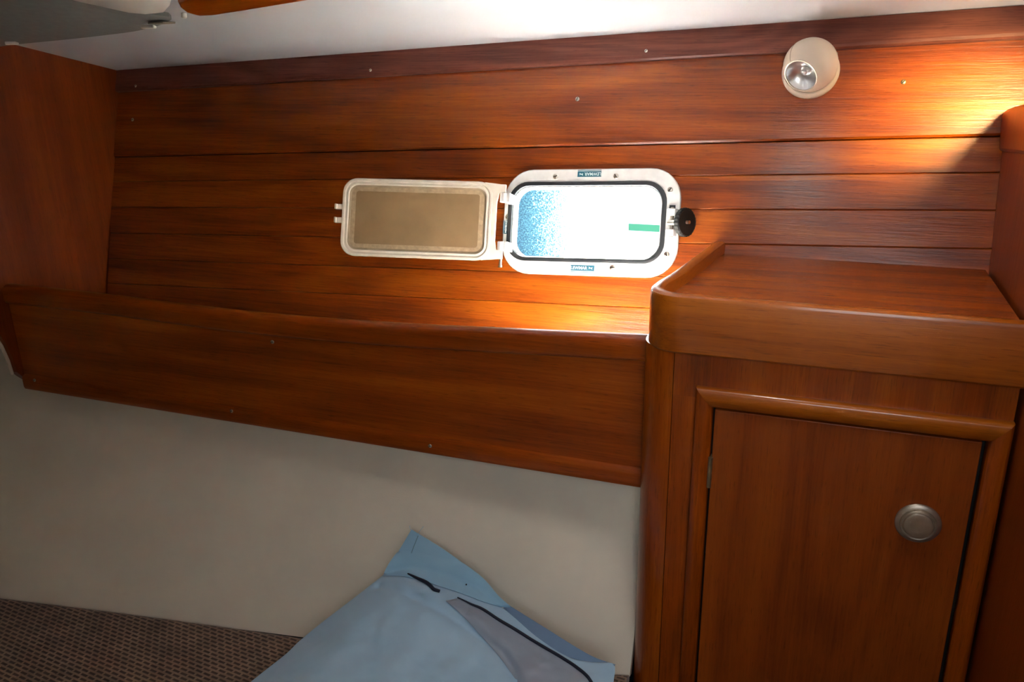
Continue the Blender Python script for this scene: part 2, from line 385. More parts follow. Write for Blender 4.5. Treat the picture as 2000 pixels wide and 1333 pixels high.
# ---- hull behind the planking, unseen, darkened to cut bounced light, with the opening for the portlight
hb = bmesh.new()
O0, O1 = -.0145, -.0185
def hull_rect(a0, a1, v0, v1): boxp(hb, Wp(a0, v0, O1), U * (a1 - a0), VV * (v1 - v0), N * (O0 - O1))
hull_rect(-1.8, HU0, -1.5, .6); hull_rect(HU1, 1.5, -1.5, .6); hull_rect(HU0, HU1, -1.5, HV0); hull_rect(HU0, HU1, HV1, .6)
tag(obj('wall_hull_shell', hb, plain('low_bounce_hull_navy', (.012, .018, .035), .35), smooth=False), 'hull shell outside the planking, darkened to navy to cut bounced light', kind='structure')
# ---- left bulkhead with an arched lower edge
lb = bmesh.new()
arch = [(.95, -.36), (1.00, -.40), (1.035, -.445), (1.056, -.48), (1.064, -.501), (1.0705, -.533), (1.073, -.5635), (1.084, -.578), (1.095, -.590)]
bp_ = [(1.49, ceil_z(XL, 1.49) + .01), (.25, ceil_z(XL, .25) + .01), (.25, -.33), (.80, -.335)] + arch + [(1.28, -.600), (1.28, -.62), (1.37, -.30)]
prism(lb, [V(XL, y, z) for y, z in bp_], V(-.018, 0, 0))
wl = tag(obj('wall_left', lb, WB, smooth=False), 'vertical grained wooden bulkhead at the far left end of the berth', kind='structure')
eb = bmesh.new(); tube(eb, [V(XL - .009, y - .004, z - .004) for y, z in [(.80, -.342)] + arch[:7]], .0032, 8)
obj('edge_banding', eb, CREAM, wl, label='pale edging strip along the arched cut-out')
# ---- right bulkhead (partition) with a rounded moulded cap
rb = bmesh.new()
top = [(1.4275, -.092), (1.4262, -.082), (1.418, -.0765), (1.401, -.0733), (1.3592, -.0677), (1.2934, -.0611), (1.15, -.05), (.95, -.042), (.2, -.042)]
def zoff(t, d): return [(y, z - d) for y, z in t]
pts = [V(XR, y, z) for y, z in top] + [V(XR, .2, -1.5), V(XR, 1.0, -1.5), V(XR, 1.24, -.62)]
prism(rb, [p + V(.004, 0, 0) for p in pts], V(.018, 0, 0))
wr_ = tag(obj('wall_right', rb, WB, smooth=False), 'dark wooden bulkhead at the right end of the countertop', kind='structure')
cpb = bmesh.new()
low = [(1.404, -.1335), (1.3747, -.1315), (1.2934, -.125), (1.15, -.115), (.95, -.107), (.2, -.107)]
prism(cpb, [V(XR - .002, y, z) for y, z in top + low[::-1]], V(.030, 0, 0))
obj('bulkhead_cap', cpb, WB, wr_, bev=.005)
# ---- hull liner below the shelf
lin = bmesh.new()
xs = [-2.1 + .08 * i for i in range(24)] + [-.2126]
def liner_pt(x, t):
    ym = .857 + (x + 1.345) * .1413; ym = min(ym, 1.035) + (.022 * ((x + .42) / .21) ** 2 if x > -.42 else 0)
    ym -= .02 * ((x + .8) / .8) ** 2 if x < -.8 else 0
    y0, z0 = 1.235, -.50; y1, z1 = ym + .003, -.912
    y = y0 + (y1 - y0) * t; z = z0 + (z1 - z0) * t
    b = .022 * math.sin(math.pi * t) + .004 * math.sin(7 * x + 3 * t)
    return V(x, y - b * .45, z - b * .3)
loft(lin, [[liner_pt(x, j / 16) for j in range(17)] + [liner_pt(x, j / 16) + V(0, .012, -.004) for j in range(16, -1, -1)] for x in xs], close=False, caps=True)
tag(obj('wall_liner', lin, LINER, angle=60), 'cream vinyl hull lining below the wooden shelf', kind='structure')
# ---- rest of the cabin shell, out of frame
fb = bmesh.new(); box(fb, (-2.1, -1.0, -1.52), (1.2, 1.5, -1.5)); tag(obj('floor', fb, SOLE, smooth=False), 'wooden cabin sole', kind='structure')
bb = bmesh.new(); box(bb, (-2.1, -1.02, -1.5), (1.2, -1.0, .60)); tag(obj('wall_back', bb, LINER, smooth=False), 'cream lined wall behind the viewer', kind='structure')
sb_ = bmesh.new(); box(sb_, (-2.12, -1.0, -1.5), (-2.10, 1.45, .60)); tag(obj('wall_aft', sb_, LINER, smooth=False), 'cream lined end of the berth beyond the left bulkhead', kind='structure')
sb_ = bmesh.new(); box(sb_, (1.2, -1.0, -1.5), (1.22, 1.5, .60)); tag(obj('wall_fore', sb_, LINER, smooth=False), 'cream lined wall beyond the right bulkhead', kind='structure')

# ================================================================ PORTLIGHT (window)
win = tag(empty('window_1', Wp(0, 0, 0)), 'open rounded rectangular portlight with aluminium frame in the planked wall', kind='structure')
fr = lambda u_, v_, n_: Wp(u_, v_, n_)
CX, CY = .0005, -.0048
bm = bmesh.new()
rect_ring(bm, fr, [(CX, CY, .1573, .0928, .052, .0003), (CX, CY, .1573, .0928, .052, .0050), (CX, CY, .1560, .0915, .051, .0062), (CX - .0073, CY + .0005, .1415, .0695, .036, .0066), (CX - .0073, CY + .0005, .1400, .0680, .035, .0003)])
frame = obj('window_frame', bm, ALU, win)
bm = bmesh.new()
rect_ring(bm, fr, [(CX - .0073, CY + .0005, .1420, .0702, .036, .001), (CX - .0073, CY + .0005, .1420, .0702, .036, .0078), (CX - .0073, CY + .0005, .1380, .0662, .034, .0092), (CX - .0073, CY + .0005, .1345, .0632, .031, .0085), (CX - .0073, CY + .0005, .1330, .0618, .030, .001)])
obj('gasket', bm, RUBBER, win)
bm = bmesh.new()
rect_ring(bm, fr, [(CX - .0073, CY + .0005, .1335, .0625, .030, .004), (CX - .0073, CY + .0005, .1320, .0610, .029, .004), (CX - .0073, CY + .0005, .1320, .0610, .029, -.020), (CX - .0073, CY + .0005, .1370, .066, .030, -.020)])
obj('reveal', bm, WHITE, win, label='white inner sleeve of the portlight')
for (a, b, an) in ((-.0635, .0752, .4), (.0451, .0750, 2.2), (.1394, .0509, 1.0), (.1399, -.0572, 1.8), (.0484, -.0822, .1), (-.1490, .0035, .8)):
    screw_in(frame, Wp(a, b, .0062), N, .0046, an)
def text_mesh(s, size):
    c = bpy.data.curves.new('t', 'FONT'); c.body = s; c.size = size; c.align_x = 'CENTER'; c.align_y = 'CENTER'; c.extrude = .00012; c.offset = .00012
    o = bpy.data.objects.new('t', c); COL.objects.link(o); bpy.context.view_layer.update()
    me = bpy.data.meshes.new_from_object(o.evaluated_get(bpy.context.evaluated_depsgraph_get()))
    bm = bmesh.new(); bm.from_mesh(me); bpy.data.objects.remove(o); bpy.data.curves.remove(c); bpy.data.meshes.remove(me)
    return bm
def plate(cu, cv, ang, L_=.0425, H_=.0098):
    ca, sa = math.cos(ang), math.sin(ang)
    ax = U * ca + VV * sa; ay = -U * sa + VV * ca; c = Wp(cu, cv, .0062)
    bm = bmesh.new(); boxp(bm, c - ax * L_ / 2 - ay * H_ / 2, ax * L_, ay * H_, N * .0005)
    pl = obj('maker_plate', bm, TEALP, win, smooth=False, label='small dark blue maker plate')
    bm = text_mesh('LEWMAR', H_ * .78)
    for v in bm.verts: v.co = c + ax * (v.co.x * .95 - L_ * .15) + ay * (v.co.y - H_ * .02) + N * (v.co.z + .0007)
    obj('lettering', bm, LETTER, pl, smooth=False)
    bm = bmesh.new()                                   # swoosh mark: two little waves
    for k in (0, 1):
        P_ = [(-.12 + .30 * i / 10, .12 * math.sin(i / 10 * math.pi * 1.2 + k * 2.6) - .10 + .24 * k) for i in range(11)]
        tube(bm, [c + ax * (L_ * .33 + x * L_ * .5) + ay * (y * H_) + N * .0007 for x, y in P_], .0006, 6)
    obj('wave_mark', bm, LETTER, pl)
    bm = bmesh.new(); boxp(bm, c - ax * L_ / 2 - ay * (H_ / 2 + .0022), ax * L_, ay * .0009, N * .0004)
    obj('underline', bm, TEALP, pl, smooth=False)
plate(-.0020, .0788, math.pi); plate(-.0045, -.0845, 0); plate(-.1515, -.0150, -math.pi / 2, .024, .0068)
# latch lugs and swing knob
def lug(parent, u0, u1, v0, v1, h, name='latch_lug', mat=ALU):
    bm = bmesh.new()
    prof = [(u0, .005), (u0, h * .6), (u0 + (u1 - u0) * .2, h * .92), (u0 + (u1 - u0) * .5, h), (u0 + (u1 - u0) * .8, h * .92), (u1, h * .6), (u1, .005)]
    loft(bm, [[Wp(a, v, n) for a, n in prof] for v in (v0, v1)], close=False, caps=True)
    return obj(name, bm, mat, parent, bev=.0008)
lug(win, .1365, .1545, .0065, .0185, .015); lug(win, .1360, .1540, -.0275, -.0160, .015)
bm = bmesh.new(); tube(bm, [Wp(.1455, .021, .009), Wp(.1455, -.029, .009)], .0032, 12); obj('latch_pin', bm, STEEL, win)
bm = bmesh.new(); boxp(bm, Wp(.1400, .0195, .0062), U * .0100, VV * .0055, N * .0015); obj('lug_pad', bm, RUBBER, win)
knob = tag(bpy.data.objects.new('locking_knob', None)); COL.objects.link(knob); knob.parent = win
knob.location = (0, 0, 0)
kd = (U * .84 + N * .50 - VV * .04).normalized()
k0 = Wp(.1455, -.0048, .010)
bm = bmesh.new(); tube(bm, [k0 - kd * .006, k0 + kd * .012], .0046, 14); tube(bm, [k0 + kd * .004, k0 + kd * .038], .0030, 12); obj('swing_bolt', bm, STEEL, knob)
bm = bmesh.new(); seg = 96
a_, b_, n_ = axes(kd); rings = []
for r, h, kn in ((.008, .012, 0), (.019, .0135, 0), (.0215, .0145, 1), (.0226, .016, 1), (.0226, .0225, 1), (.0215, .0240, 1), (.0200, .0248, 0), (.0188, .0240, 0), (.009, .0232, 0), (.0035, .0232, 0)):
    rings.append([k0 + n_ * (h + .009) + (a_ * math.cos(t) + b_ * math.sin(t)) * (1.06 * r * (1 - (.035 if kn and i % 4 < 2 else 0))) for i, t in enumerate([2 * math.pi * i / seg for i in range(seg)])])
loft(bm, rings, close=False, caps=True); obj('knurled_disc', bm, KNOBM, knob, angle=25)
bm = bmesh.new(); lathe(bm, k0 + kd * .0322, kd, [(.0026, 0), (.0026, .0012), (.0015, .002), (0, .0022)], 16); obj('bolt_end', bm, STEEL, knob)
# hinged sash, swung open to the left
SH = Wp(-.1495, .0586, .0455); SD = (-U * math.cos(.2444) + N * math.sin(.2444) - VV * .0109).normalized()
SV = VV; SN = SD.cross(SV).normalized()
if SN.dot(N) < 0: SN = -SN
SH = Wp(-.1495, .0600, .040)
SW, SHt = .2842, .1395
def sp(s, t, n=0.0):          # s from the hinge leftwards, t upwards from the sash middle
    return SH + SD * s + SV * (t - SHt / 2) + SN * n
sash = bpy.data.objects.new('sash', None); COL.objects.link(sash); sash.parent = win
fs = lambda s, t, n: sp(s, t, n)
cs = SW / 2 + .010; hw = SW / 2 - .006
bm = bmesh.new()
rect_ring(bm, fs, [(cs, 0, hw, SHt / 2, .026, -.010), (cs, 0, hw, SHt / 2, .026, -.001), (cs, 0, hw - .0012, SHt / 2 - .0012, .025, .0002), (cs, 0, hw - .0045, SHt / 2 - .0045, .022, .0002), (cs, 0, hw - .0055, SHt / 2 - .0055, .021, -.0015), (cs, 0, hw - .0055, SHt / 2 - .0055, .021, -.010)])
obj('sash_frame', bm, SASHM, sash)
bm = bmesh.new()
rect_ring(bm, fs, [(cs, 0, hw - .0056, SHt / 2 - .0056, .021, -.008), (cs, 0, hw - .0056, SHt / 2 - .0056, .021, -.0016), (cs, 0, hw - .0072, SHt / 2 - .0072, .0195, -.0024), (cs, 0, hw - .0080, SHt / 2 - .0080, .019, -.0014), (cs, 0, hw - .0105, SHt / 2 - .0105, .017, -.0010), (cs, 0, hw - .0118, SHt / 2 - .0118, .0165, -.0030), (cs, 0, hw - .0118, SHt / 2 - .0118, .0165, -.008)])
obj('sash_bead', bm, SASHM, sash, label='inner beading of the sash')
bm = bmesh.new()
rect_ring(bm, fs, [(cs, 0, hw - .0119, SHt / 2 - .0119, .0165, -.008), (cs, 0, hw - .0119, SHt / 2 - .0119, .0165, -.0032), (cs, 0, hw - .0150, SHt / 2 - .0150, .0145, -.0044), (cs, 0, hw - .0150, SHt / 2 - .0150, .0145, -.008)])
obj('rim_seal', bm, STAIN, sash, label='brown stained rubber seal')
bm = bmesh.new(); prism(bm, [sp(x, y, -.0050) for x, y in rrect(cs, 0, hw - .0120, SHt / 2 - .0120, .0165)], SN * -.003); obj('pane', bm, PANE, sash, smooth=False, label='smoky brown acrylic pane')
bm = bmesh.new(); rect_ring(bm, fs, [(cs, 0, hw - .0152, SHt / 2 - .0152, .0145, -.0049), (cs, 0, hw - .0152, SHt / 2 - .0152, .0145, -.0045), (cs, 0, hw - .0235, SHt / 2 - .0225, .005, -.0045), (cs, 0, hw - .0235, SHt / 2 - .0225, .005, -.0049)]); obj('screen_hem', bm, HEM, sash, smooth=False, label='lighter hem around the pane')
for t in (.0175, -.0065):      # latch fingers on the free edge
    bm = bmesh.new()
    boxp(bm, sp(SW + .0045 - .004, t - .0050, -.008), SD * .0165, SV * .010, SN * .007); obj('latch_finger', bm, SASHM, sash, bev=.0012)
    bm = bmesh.new(); boxp(bm, sp(SW + .0045 + .0085, t - .0050, -.0012), SD * .004, SV * .010, SN * .005); obj('latch_tip', bm, SASHM, sash, bev=.001)
# hinge side web of the sash + two knuckles + pin
bm = bmesh.new()
wb = [(.030, SHt / 2 - .001), (.000, SHt / 2 - .004), (-.0085, SHt / 2 - .004), (-.0085, SHt / 2 - .018), (.003, SHt / 2 - .020), (.0065, SHt / 2 - .036), (.0065, -SHt / 2 + .036), (.003, -SHt / 2 + .020), (-.0085, -SHt / 2 + .018), (-.0085, -SHt / 2 + .004), (.000, -SHt / 2 + .004), (.030, -SHt / 2 + .001), (.020, -SHt / 2 + .014), (.0175, 0), (.020, SHt / 2 - .014)]
prism(bm, [sp(s + .002, t, -.0095) for s, t in wb], SN * .009); obj('hinge_web', bm, SASHM, sash, bev=.0008)
for t in (SHt / 2 - .027, -SHt / 2 + .027):
    bm = bmesh.new(); c = sp(-.0035, t, -.006); tube(bm, [c - SV * .0080, c + SV * .0080], .0072, 20); 
    boxp(bm, c - SV * .0080 + U * .001 - N * .030, U * .011, SV * .016, N * .034)
    obj('hinge_knuckle', bm, ALU, win, bev=.0008)
bm = bmesh.new(); c = sp(-.0035, 0, -.006); tube(bm, [c - SV * .077, c - SV * .052], .0028, 12); tube(bm, [c + SV * .048, c + SV * .060], .0028, 12); lathe(bm, c - SV * .081, SV, [(.0001, 0), (.0036, .001), (.0036, .0045), (.0015, .0055)], 14); obj('hinge_pin', bm, STEEL, win)

# ================================================================ OUTSIDE: neighbouring hull, stripe, net
nb = bmesh.new()
sec = [(2.50, -.30), (2.50, -.42), (2.505, -.62), (2.54, -.9), (2.62, -1.3), (2.9, -1.3), (2.9, -.30)]
loft(nb, [[V(x, y, z) for y, z in sec] for x in (-3.5, 1.5)], close=False, caps=True)
nh = tag(obj('boat_hull', nb, GEL, bev=.01), 'bright white side of the neighbouring boat seen through the open portlight', 'boat')
sb2 = bmesh.new(); boxp(sb2, V(-.5646, 2.4985, -.4985), V(.9, 0, 0), V(0, 0, .0215), V(0, .003, 0)); obj('hull_stripe', sb2, TEAL, nh, smooth=False, label='teal stripe')
ne = bmesh.new()
ring = []
for z in (-.33, -.36, -.5, -.66, -.72):
    rr = .115 if -.34 > z > -.70 else .06
    ring.append([V(-.840 + rr * math.cos(t), 2.405 + rr * .8 * math.sin(t), z) for t in [2 * math.pi * i / 40 for i in range(40)]])
loft(ne, ring, close=False, caps=True)
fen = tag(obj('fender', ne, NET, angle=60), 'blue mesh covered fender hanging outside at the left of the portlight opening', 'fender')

rb_ = bmesh.new(); tube(rb_, [V(-.84, 2.405, -.332), V(-.84, 2.43, -.31), V(-.84, 2.47, -.292), V(-.84, 2.53, -.291), V(-.84, 2.60, -.295)], .005, 8); obj('fender_line', rb_, WHITE, fen, label='white rope over the gunwale')

# ================================================================ SHELF with fiddle
shelf = tag(empty('fiddled_shelf', (-.85, 1.09, -.60)), 'long varnished wooden shelf with a high fiddle board below the portlight', 'shelf')
FY = 1.085
def top_z(x):
    P_ = [(-1.47, -.3870), (-1.2117, -.3875), (-.9872, -.3925), (-.8801, -.3935), (-.7387, -.3905), (-.5887, -.3857), (-.4171, -.3763), (-.2243, -.3656), (-.10, -.359)]
    for (a, za), (b, zb) in zip(P_[:-1], P_[1:]):
        if x <= b: return za + (zb - za) * (x - a) / (b - a)
    return P_[-1][1]
X0, X1 = XL + .001, -.2135
nx = 60
xsf = [X0 + (X1 - X0) * i / nx for i in range(nx + 1)]
def smz(x): return sum(top_z(x + d) for d in (-.09, -.045, 0, .045, .09)) / 5 if -1.35 < x < -.25 else top_z(x)
bm = bmesh.new()
loft(bm, [[V(x, FY + .002, -.600), V(x, FY + .002, smz(x) - .030), V(x, FY + .018, smz(x) - .030), V(x, FY + .018, -.600)] for x in xsf], close=False, caps=True)
fb_ = obj('fiddle_board', bm, WF, shelf, smooth=True, angle=40)
bm = bmesh.new(); rp = []
for k in range(15):            # rounded nosing profile, wider than the board
    t = math.pi * k / 14; rp.append((.010 - .0165 * math.cos(t), .014 * math.sin(t)))
prof = [(.0265, -.030)] + [(y, z - .014) for y, z in rp[::-1]] + [(-.0065, -.030), (-.0045, -.0345), (.0005, -.037), (.024, -.037)]
loft(bm, [[V(x, FY + y, smz(x) + z) for y, z in prof] for x in xsf], close=False, caps=True)
obj('top_rail', bm, WR, shelf, angle=50)
bm = bmesh.new()
prof = [(.002, -.602), (.002, -.572), (-.001, -.5735), (-.0045, -.577), (-.0052, -.583), (-.0052, -.597), (-.003, -.602)]
loft(bm, [[V(x, FY + y, z - (.004 if x > -1 else .0) * 0) for y, z in prof] for x in xsf], close=False, caps=True)
br_ = obj('bottom_rail', bm, WR, shelf, angle=50)
for x, z in ((-.9552, -.5795), (-.5616, -.5865), (-1.4333, -.579)): screw_in(br_, V(x, FY - .0052, z), V(0, -1, 0), .0032, .6)
screw_in(fb_, V(-.8546, FY + .002, -.4405), V(0, -1, 0), .0034, .3, PEWTER)
bm = bmesh.new(); box(bm, (X0, FY + .018, -.600), (X1, 1.262, -.585)); obj('shelf_board', bm, CEIL, shelf, smooth=False, label='bottom of the shelf, made white to bounce the sun')  # hidden board, white added so that it bounces the sun
bm = bmesh.new(); loft(bm, [[V(x, FY + .0181, -.584), V(x, FY + .0181, smz(x) - .037), V(x, FY + .0205, smz(x) - .037), V(x, FY + .0205, -.584)] for x in xsf], close=False, caps=True); obj('bounce_sheet', bm, CEIL, shelf, label='added white bounce sheet on the back of the fiddle board')  # hidden white sheet added to throw the sun patch back at the wall

# ================================================================ CABINET
cab = tag(empty('cabinet', (.01, 1.2, -1.5)), 'varnished wooden locker with one framed door under the right hand countertop', 'cabinet')
CF = 1.030
DX0, DX1, DZ1, DZ0 = -.1085, .2045, -.4375, -1.16
bm = bmesh.new()               # face frame boards around the door opening
prism(bm, [V(-.1655, CF, -.3612), V(.233, CF, -.3612), V(.233, CF, -.425), V(-.1655, CF, -.425)], V(0, .016, 0))
prism(bm, [V(-.1655, CF, -.425), V(-.1185, CF, -.425), V(-.1185, CF, -1.495), V(-.1655, CF, -1.495)], V(0, .016, 0))
prism(bm, [V(.2185, CF, -.425), V(.233, CF, -.425), V(.233, CF, -1.495), V(.2185, CF, -1.495)], V(0, .016, 0))
prism(bm, [V(-.1185, CF, -1.17), V(.2185, CF, -1.17), V(.2185, CF, -1.495), V(-.1185, CF, -1.495)], V(0, .016, 0))
obj('face_frame', bm, WZ, cab, smooth=False)
bm = bmesh.new()               # quarter round corner post
cp = []
for i in range(13):
    t = math.pi / 2 * i / 12; cp.append((-.167 - .0455 * math.sin(t), CF - .003 + .0455 - .0455 * math.cos(t)))
outl = [(-.166, CF + .012), (-.166, CF - .003)] + cp[1:] + [(-.2125, 1.095), (-.196, 1.095), (-.196, 1.07), (-.185, 1.045)]
prism(bm, [V(x, y, -1.497) for x, y in outl], V(0, 0, 1.1358)); obj('corner_post', bm, wood('post_wood', 'Z', seed=2.2, contrast=.5, figure=.2, rough=.28, coat=.5), cab, angle=50)
bm = bmesh.new()
prism(bm, [V(-.2115, 1.095, -.3612), V(-.176, 1.345, -.3612), V(-.176, 1.25, -.60), V(-.2115, 1.095, -.60)], V(.014, 0, 0)); obj('side_panel', bm, WHITE, cab, smooth=False, label='side of the locker facing the shelf, made white to bounce the sun')  # hidden face, white added to bounce sunlight onto the wall
bm = bmesh.new()
box(bm, (-.19, 1.046, -1.2), (.233, 1.052, -.37)); obj('gap_shade_sheet', bm, KNOBM, cab, smooth=False, label='black sheet for the shade in the gap behind the door edges')  # black sheet stands in for the shade inside the door gap
# mitred bullnose frame
bm = bmesh.new()
ox0, ox1, oz1, oz0 = -.1340, .2335, -.4075, -1.185
ix0, ix1, iz1, iz0 = -.1120, .2110, -.4355, -1.163
P_ = [(0, .0), (0, .0085), (.05, .0108), (.18, .0122), (.5, .0120), (.75, .0098), (.92, .0068), (1, .003), (1, -.012)]
def fprof(o, i): return [V(o[0] + (i[0] - o[0]) * t, CF - d, o[1] + (i[1] - o[1]) * t) for t, d in P_]
cor = [fprof((ox0, oz0), (ix0, iz0)), fprof((ox0, oz1), (ix0, iz1)), fprof((ox1, oz1), (ix1, iz1)), fprof((ox1, oz0), (ix1, iz0))]
def side(a, b, m_, nm='door_surround'):
    bm = bmesh.new(); loft(bm, [a, b], close=False, caps=True); return obj(nm, bm, m_, cab, angle=40)
side(cor[1], cor[2], WTR); side(cor[0], cor[1], WZ); side(cor[3], cor[2], WZ); side(cor[0], cor[3], WTR)
door = bpy.data.objects.new('door', None); COL.objects.link(door); door.parent = cab
bm = bmesh.new(); box(bm, (DX0, CF - .004, iz0 + .003), (DX1, CF + .012, DZ1)); obj('door_panel', bm, WD, door, bev=.001)
kc = V(.150, CF - .004, -.5572); kn = V(0, -1, 0)
bm = bmesh.new()
lathe(bm, kc, kn, [(.0245, 0), (.0268, .001), (.0270, .0025), (.0262, .0040), (.0238, .0055), (.0215, .0060), (.0205, .0052), (.0190, .0050), (.0180, .0060)], 48)
kb = obj('knob_rose', bm, PEWTER, door, angle=25, label='dull pewter knob rose')
bm = bmesh.new(); lathe(bm, kc + kn * .0052, kn, [(.0174, -.002), (.0174, .0035), (.0168, .0050), (.0150, .0056), (.008, .0052), (0, .0050)], 48)
obj('push_button', bm, PEWTER, door, angle=25, label='dull pewter push button knob')
bm = bmesh.new(); tube(bm, [V(-.1098, CF - .0065, -.552), V(-.1098, CF - .0065, -.507)], .0032, 12)
for z in (-.5375, -.5225): tube(bm, [V(-.1098, CF - .0065, z - .0004), V(-.1098, CF - .0065, z + .0004)], .0035, 12)
boxp(bm, V(-.1105, CF - .006, -.552), V(.002, 0, 0), V(0, .012, 0), V(0, 0, .045)); obj('hinge', bm, BRASS, door, label='small worn brass hinge')

# ================================================================ COUNTERTOP with raised rim
ct = tag(empty('countertop', (.01, 1.2, -.36)), 'wooden tray countertop with raised rounded rim on top of the locker', 'countertop')
FYt = 1.012; RZ = -.2825; FZ = -.301; BZ = -.3605; r_ = .046
path = [V(-.1645, 1.372, 0), V(-.172, 1.31, 0), V(-.1835, 1.215, 0), V(-.1945, 1.13, 0), V(-.2030, 1.085, 0)]
cx_, cy_ = -.1600, FYt + r_
for i in range(15):
    t = math.pi / 2 * i / 14; path.append(V(cx_ - r_ * math.cos(t) * (1.0), cy_ - r_ * math.sin(t), 0))
path[4] = V(-.2035, 1.085, 0)
path += [V(-.10, FYt, 0), V(0, FYt, 0), V(.12, FYt, 0), V(.233, FYt, 0)]
def clampwall(bm):
    for v in bm.verts:
        d = (v.co - PO).dot(N) - .0006
        if d < 0: v.co.y -= d / N.y if N.y else 0
def rim(bm, pth):
    rings = []
    for i, p in enumerate(pth):
        t = (pth[min(i + 1, len(pth) - 1)] - pth[max(i - 1, 0)]).normalized(); q = V(-t.y, t.x, 0)   # inward
        if q.dot(V(.02, 1.2, 0) - p) < 0: q = -q
        th = .019; pr = [(0, BZ + .003), (0, RZ - .006), (.0016, RZ - .002), (.005, RZ), (th - .005, RZ), (th - .0016, RZ - .002), (th, RZ - .006), (th, BZ), (.003, BZ)]
        rings.append([p + q * d + V(0, 0, z) for d, z in pr])
    loft(bm, rings, close=False, caps=True)
bm = bmesh.new(); rim(bm, path[:7]); clampwall(bm); obj('left_rim', bm, WTY, ct, angle=35)
bm = bmesh.new(); rim(bm, path[6:]); obj('front_rim', bm, WTR, ct, angle=35)
bm = bmesh.new()
prism(bm, [V(-.150, 1.40, FZ), V(-.157, 1.31, FZ), V(-.1755, 1.15, FZ), V(-.189, 1.075, FZ), V(-.185, 1.05, FZ), V(-.160, 1.027, FZ), V(-.14, 1.02, FZ), V(.233, 1.02, FZ), V(.233, 1.355, FZ), V(-.155, 1.3575, FZ)][1:], V(0, 0, -.015)); clampwall(bm)
obj('surface', bm, WTS, ct, smooth=False)

# ================================================================ READING LAMP
lamp = tag(empty('reading_lamp', Wp(.3497, .2373, .0045)), 'cream ball shaped swivel reading lamp mounted high on the planked wall', 'lamp')
lc = Wp(.3497, .2373, .0045)
Rb = .0405
bm = bmesh.new(); lathe(bm, lc, N, [(.043, 0), (.0435, .004), (.0425, .010), (.0395, .0145), (.0375, .0145), (.036, .012), (.030, .008)], 56)
obj('wall_base', bm, CREAM, lamp, angle=45)
bc = lc + N * .034
camv = lambda a, b, c: V(*(R[i][0] * a + R[i][1] * b + R[i][2] * c for i in range(3)))
# beam axis: towards the berth, down and to the left
la = V(-.19, -.72, -.28)
px, py = 1564 - 1000, 151 - 666.5
vw = bc.normalized(); rt = vw.cross(V(0, 0, 1)).normalized(); dn_ = vw.cross(rt).normalized()
la = (rt * -.40 + dn_ * .50 - vw * .77).normalized()
prof = []
a0 = math.asin(.66)
for i in range(29):
    t = a0 + (math.pi - a0) * i / 28; prof.append((Rb * math.sin(t), Rb * math.cos(t)))
fd = Rb * math.cos(a0)
prof = [(Rb * .60, fd - .002), (Rb * .60, fd + .0006), (Rb * .645, fd + .0006)] + prof
bm = bmesh.new(); a_, b_, n_ = axes(la)
rings = [[bc + n_ * h + (a_ * math.cos(t) + b_ * math.sin(t)) * max(r, 1e-5) for t in [2 * math.pi * i / 56 for i in range(56)]] for r, h in prof]
rings.insert(0, [bc + n_ * (fd - .022) + (a_ * math.cos(t) + b_ * math.sin(t)) * Rb * .60 for t in [2 * math.pi * i / 56 for i in range(56)]])
loft(bm, rings, close=False, caps=True)
ball = obj('ball_shade', bm, CREAM, lamp, angle=45)
bm = bmesh.new()               # reflector dish
loft(bm, [[bc + n_ * (fd + h) + (a_ * math.cos(t) + b_ * math.sin(t)) * Rb * r for t in [2 * math.pi * i / 48 for i in range(48)]] for r, h in ((.60, 0.0), (.585, -.0015), (.52, -.006), (.42, -.0105), (.30, -.014), (.20, -.0155), (.17, -.015), (.13, -.010), (.09, -.009), (.02, -.0085))], close=False, ring_closed=True)
obj('reflector', bm, CHROME, lamp, label='bright chrome reflector dish')
bm = bmesh.new(); loft(bm, [[bc + n_ * (fd + h) + (a_ * math.cos(t) + b_ * math.sin(t)) * Rb * r for t in [2 * math.pi * i / 48 for i in range(48)]] for r, h in ((.655, .0005), (.655, .0014), (.615, .0016), (.600, .0004))], close=True)
obj('lens_ring', bm, PEWTER, lamp)
bm = bmesh.new(); up = (VV - n_ * VV.dot(n_)).normalized()
sd = up.cross(n_).normalized()
pl_n = (up * .96 + sd * -.28).normalized()
tube(bm, [bc + (n_ * math.cos(t) + pl_n * math.sin(t)) * (Rb + .0001) for t in [a0 + .03 + (2.6 - a0) * i / 24 for i in range(25)]], .0004, 6); obj('seam', bm, STAIN, ball)
bm = bmesh.new(); sdir = (U * .93 + N * .10 + VV * .33).normalized(); c = bc + sdir * Rb
boxp(bm, c - N * .004 - VV * .0010 - sdir * .002, N * .008, VV * .0020, sdir * .0026); obj('vent_slot', bm, STAIN, ball, smooth=False)

# ================================================================ CEILING FITTINGS, upper left
NC = V(.04, -.2032, -.9783).normalized()
def cpt(x, y, off=0.0):       # point hanging 'off' below the ceiling
    return V(x, y, ceil_z(x, y) - off)
bl = tag(empty('roller_blind', cpt(-1.2, 1.0)), 'grey fabric blind panel under the ceiling in the upper left corner', 'blind')
bm = bmesh.new()
o1 = smooth_path([V(-1.455, 1.170, 0), V(-1.396, 1.1668, 0), V(-1.2574, 1.1655, 0), V(-1.1337, 1.1591, 0), V(-1.0851, 1.1497, 0), V(-1.040, 1.1369, 0), V(-1.0002, 1.1175, 0)], 26)
o2 = smooth_path([V(-.9907, 1.1022, 0), V(-1.0167, 1.0767, 0), V(-1.0363, 1.0368, 0), V(-1.0557, .9907, 0), V(-1.10, .80, 0), V(-1.12, .45, 0)], 16)
out = o1 + o2 + [V(-1.455, .45, 0)]
prism(bm, [cpt(p.x, p.y, .008) for p in out], V(0, 0, -.006)); obj('blind_fabric', bm, GREY, bl, smooth=False)
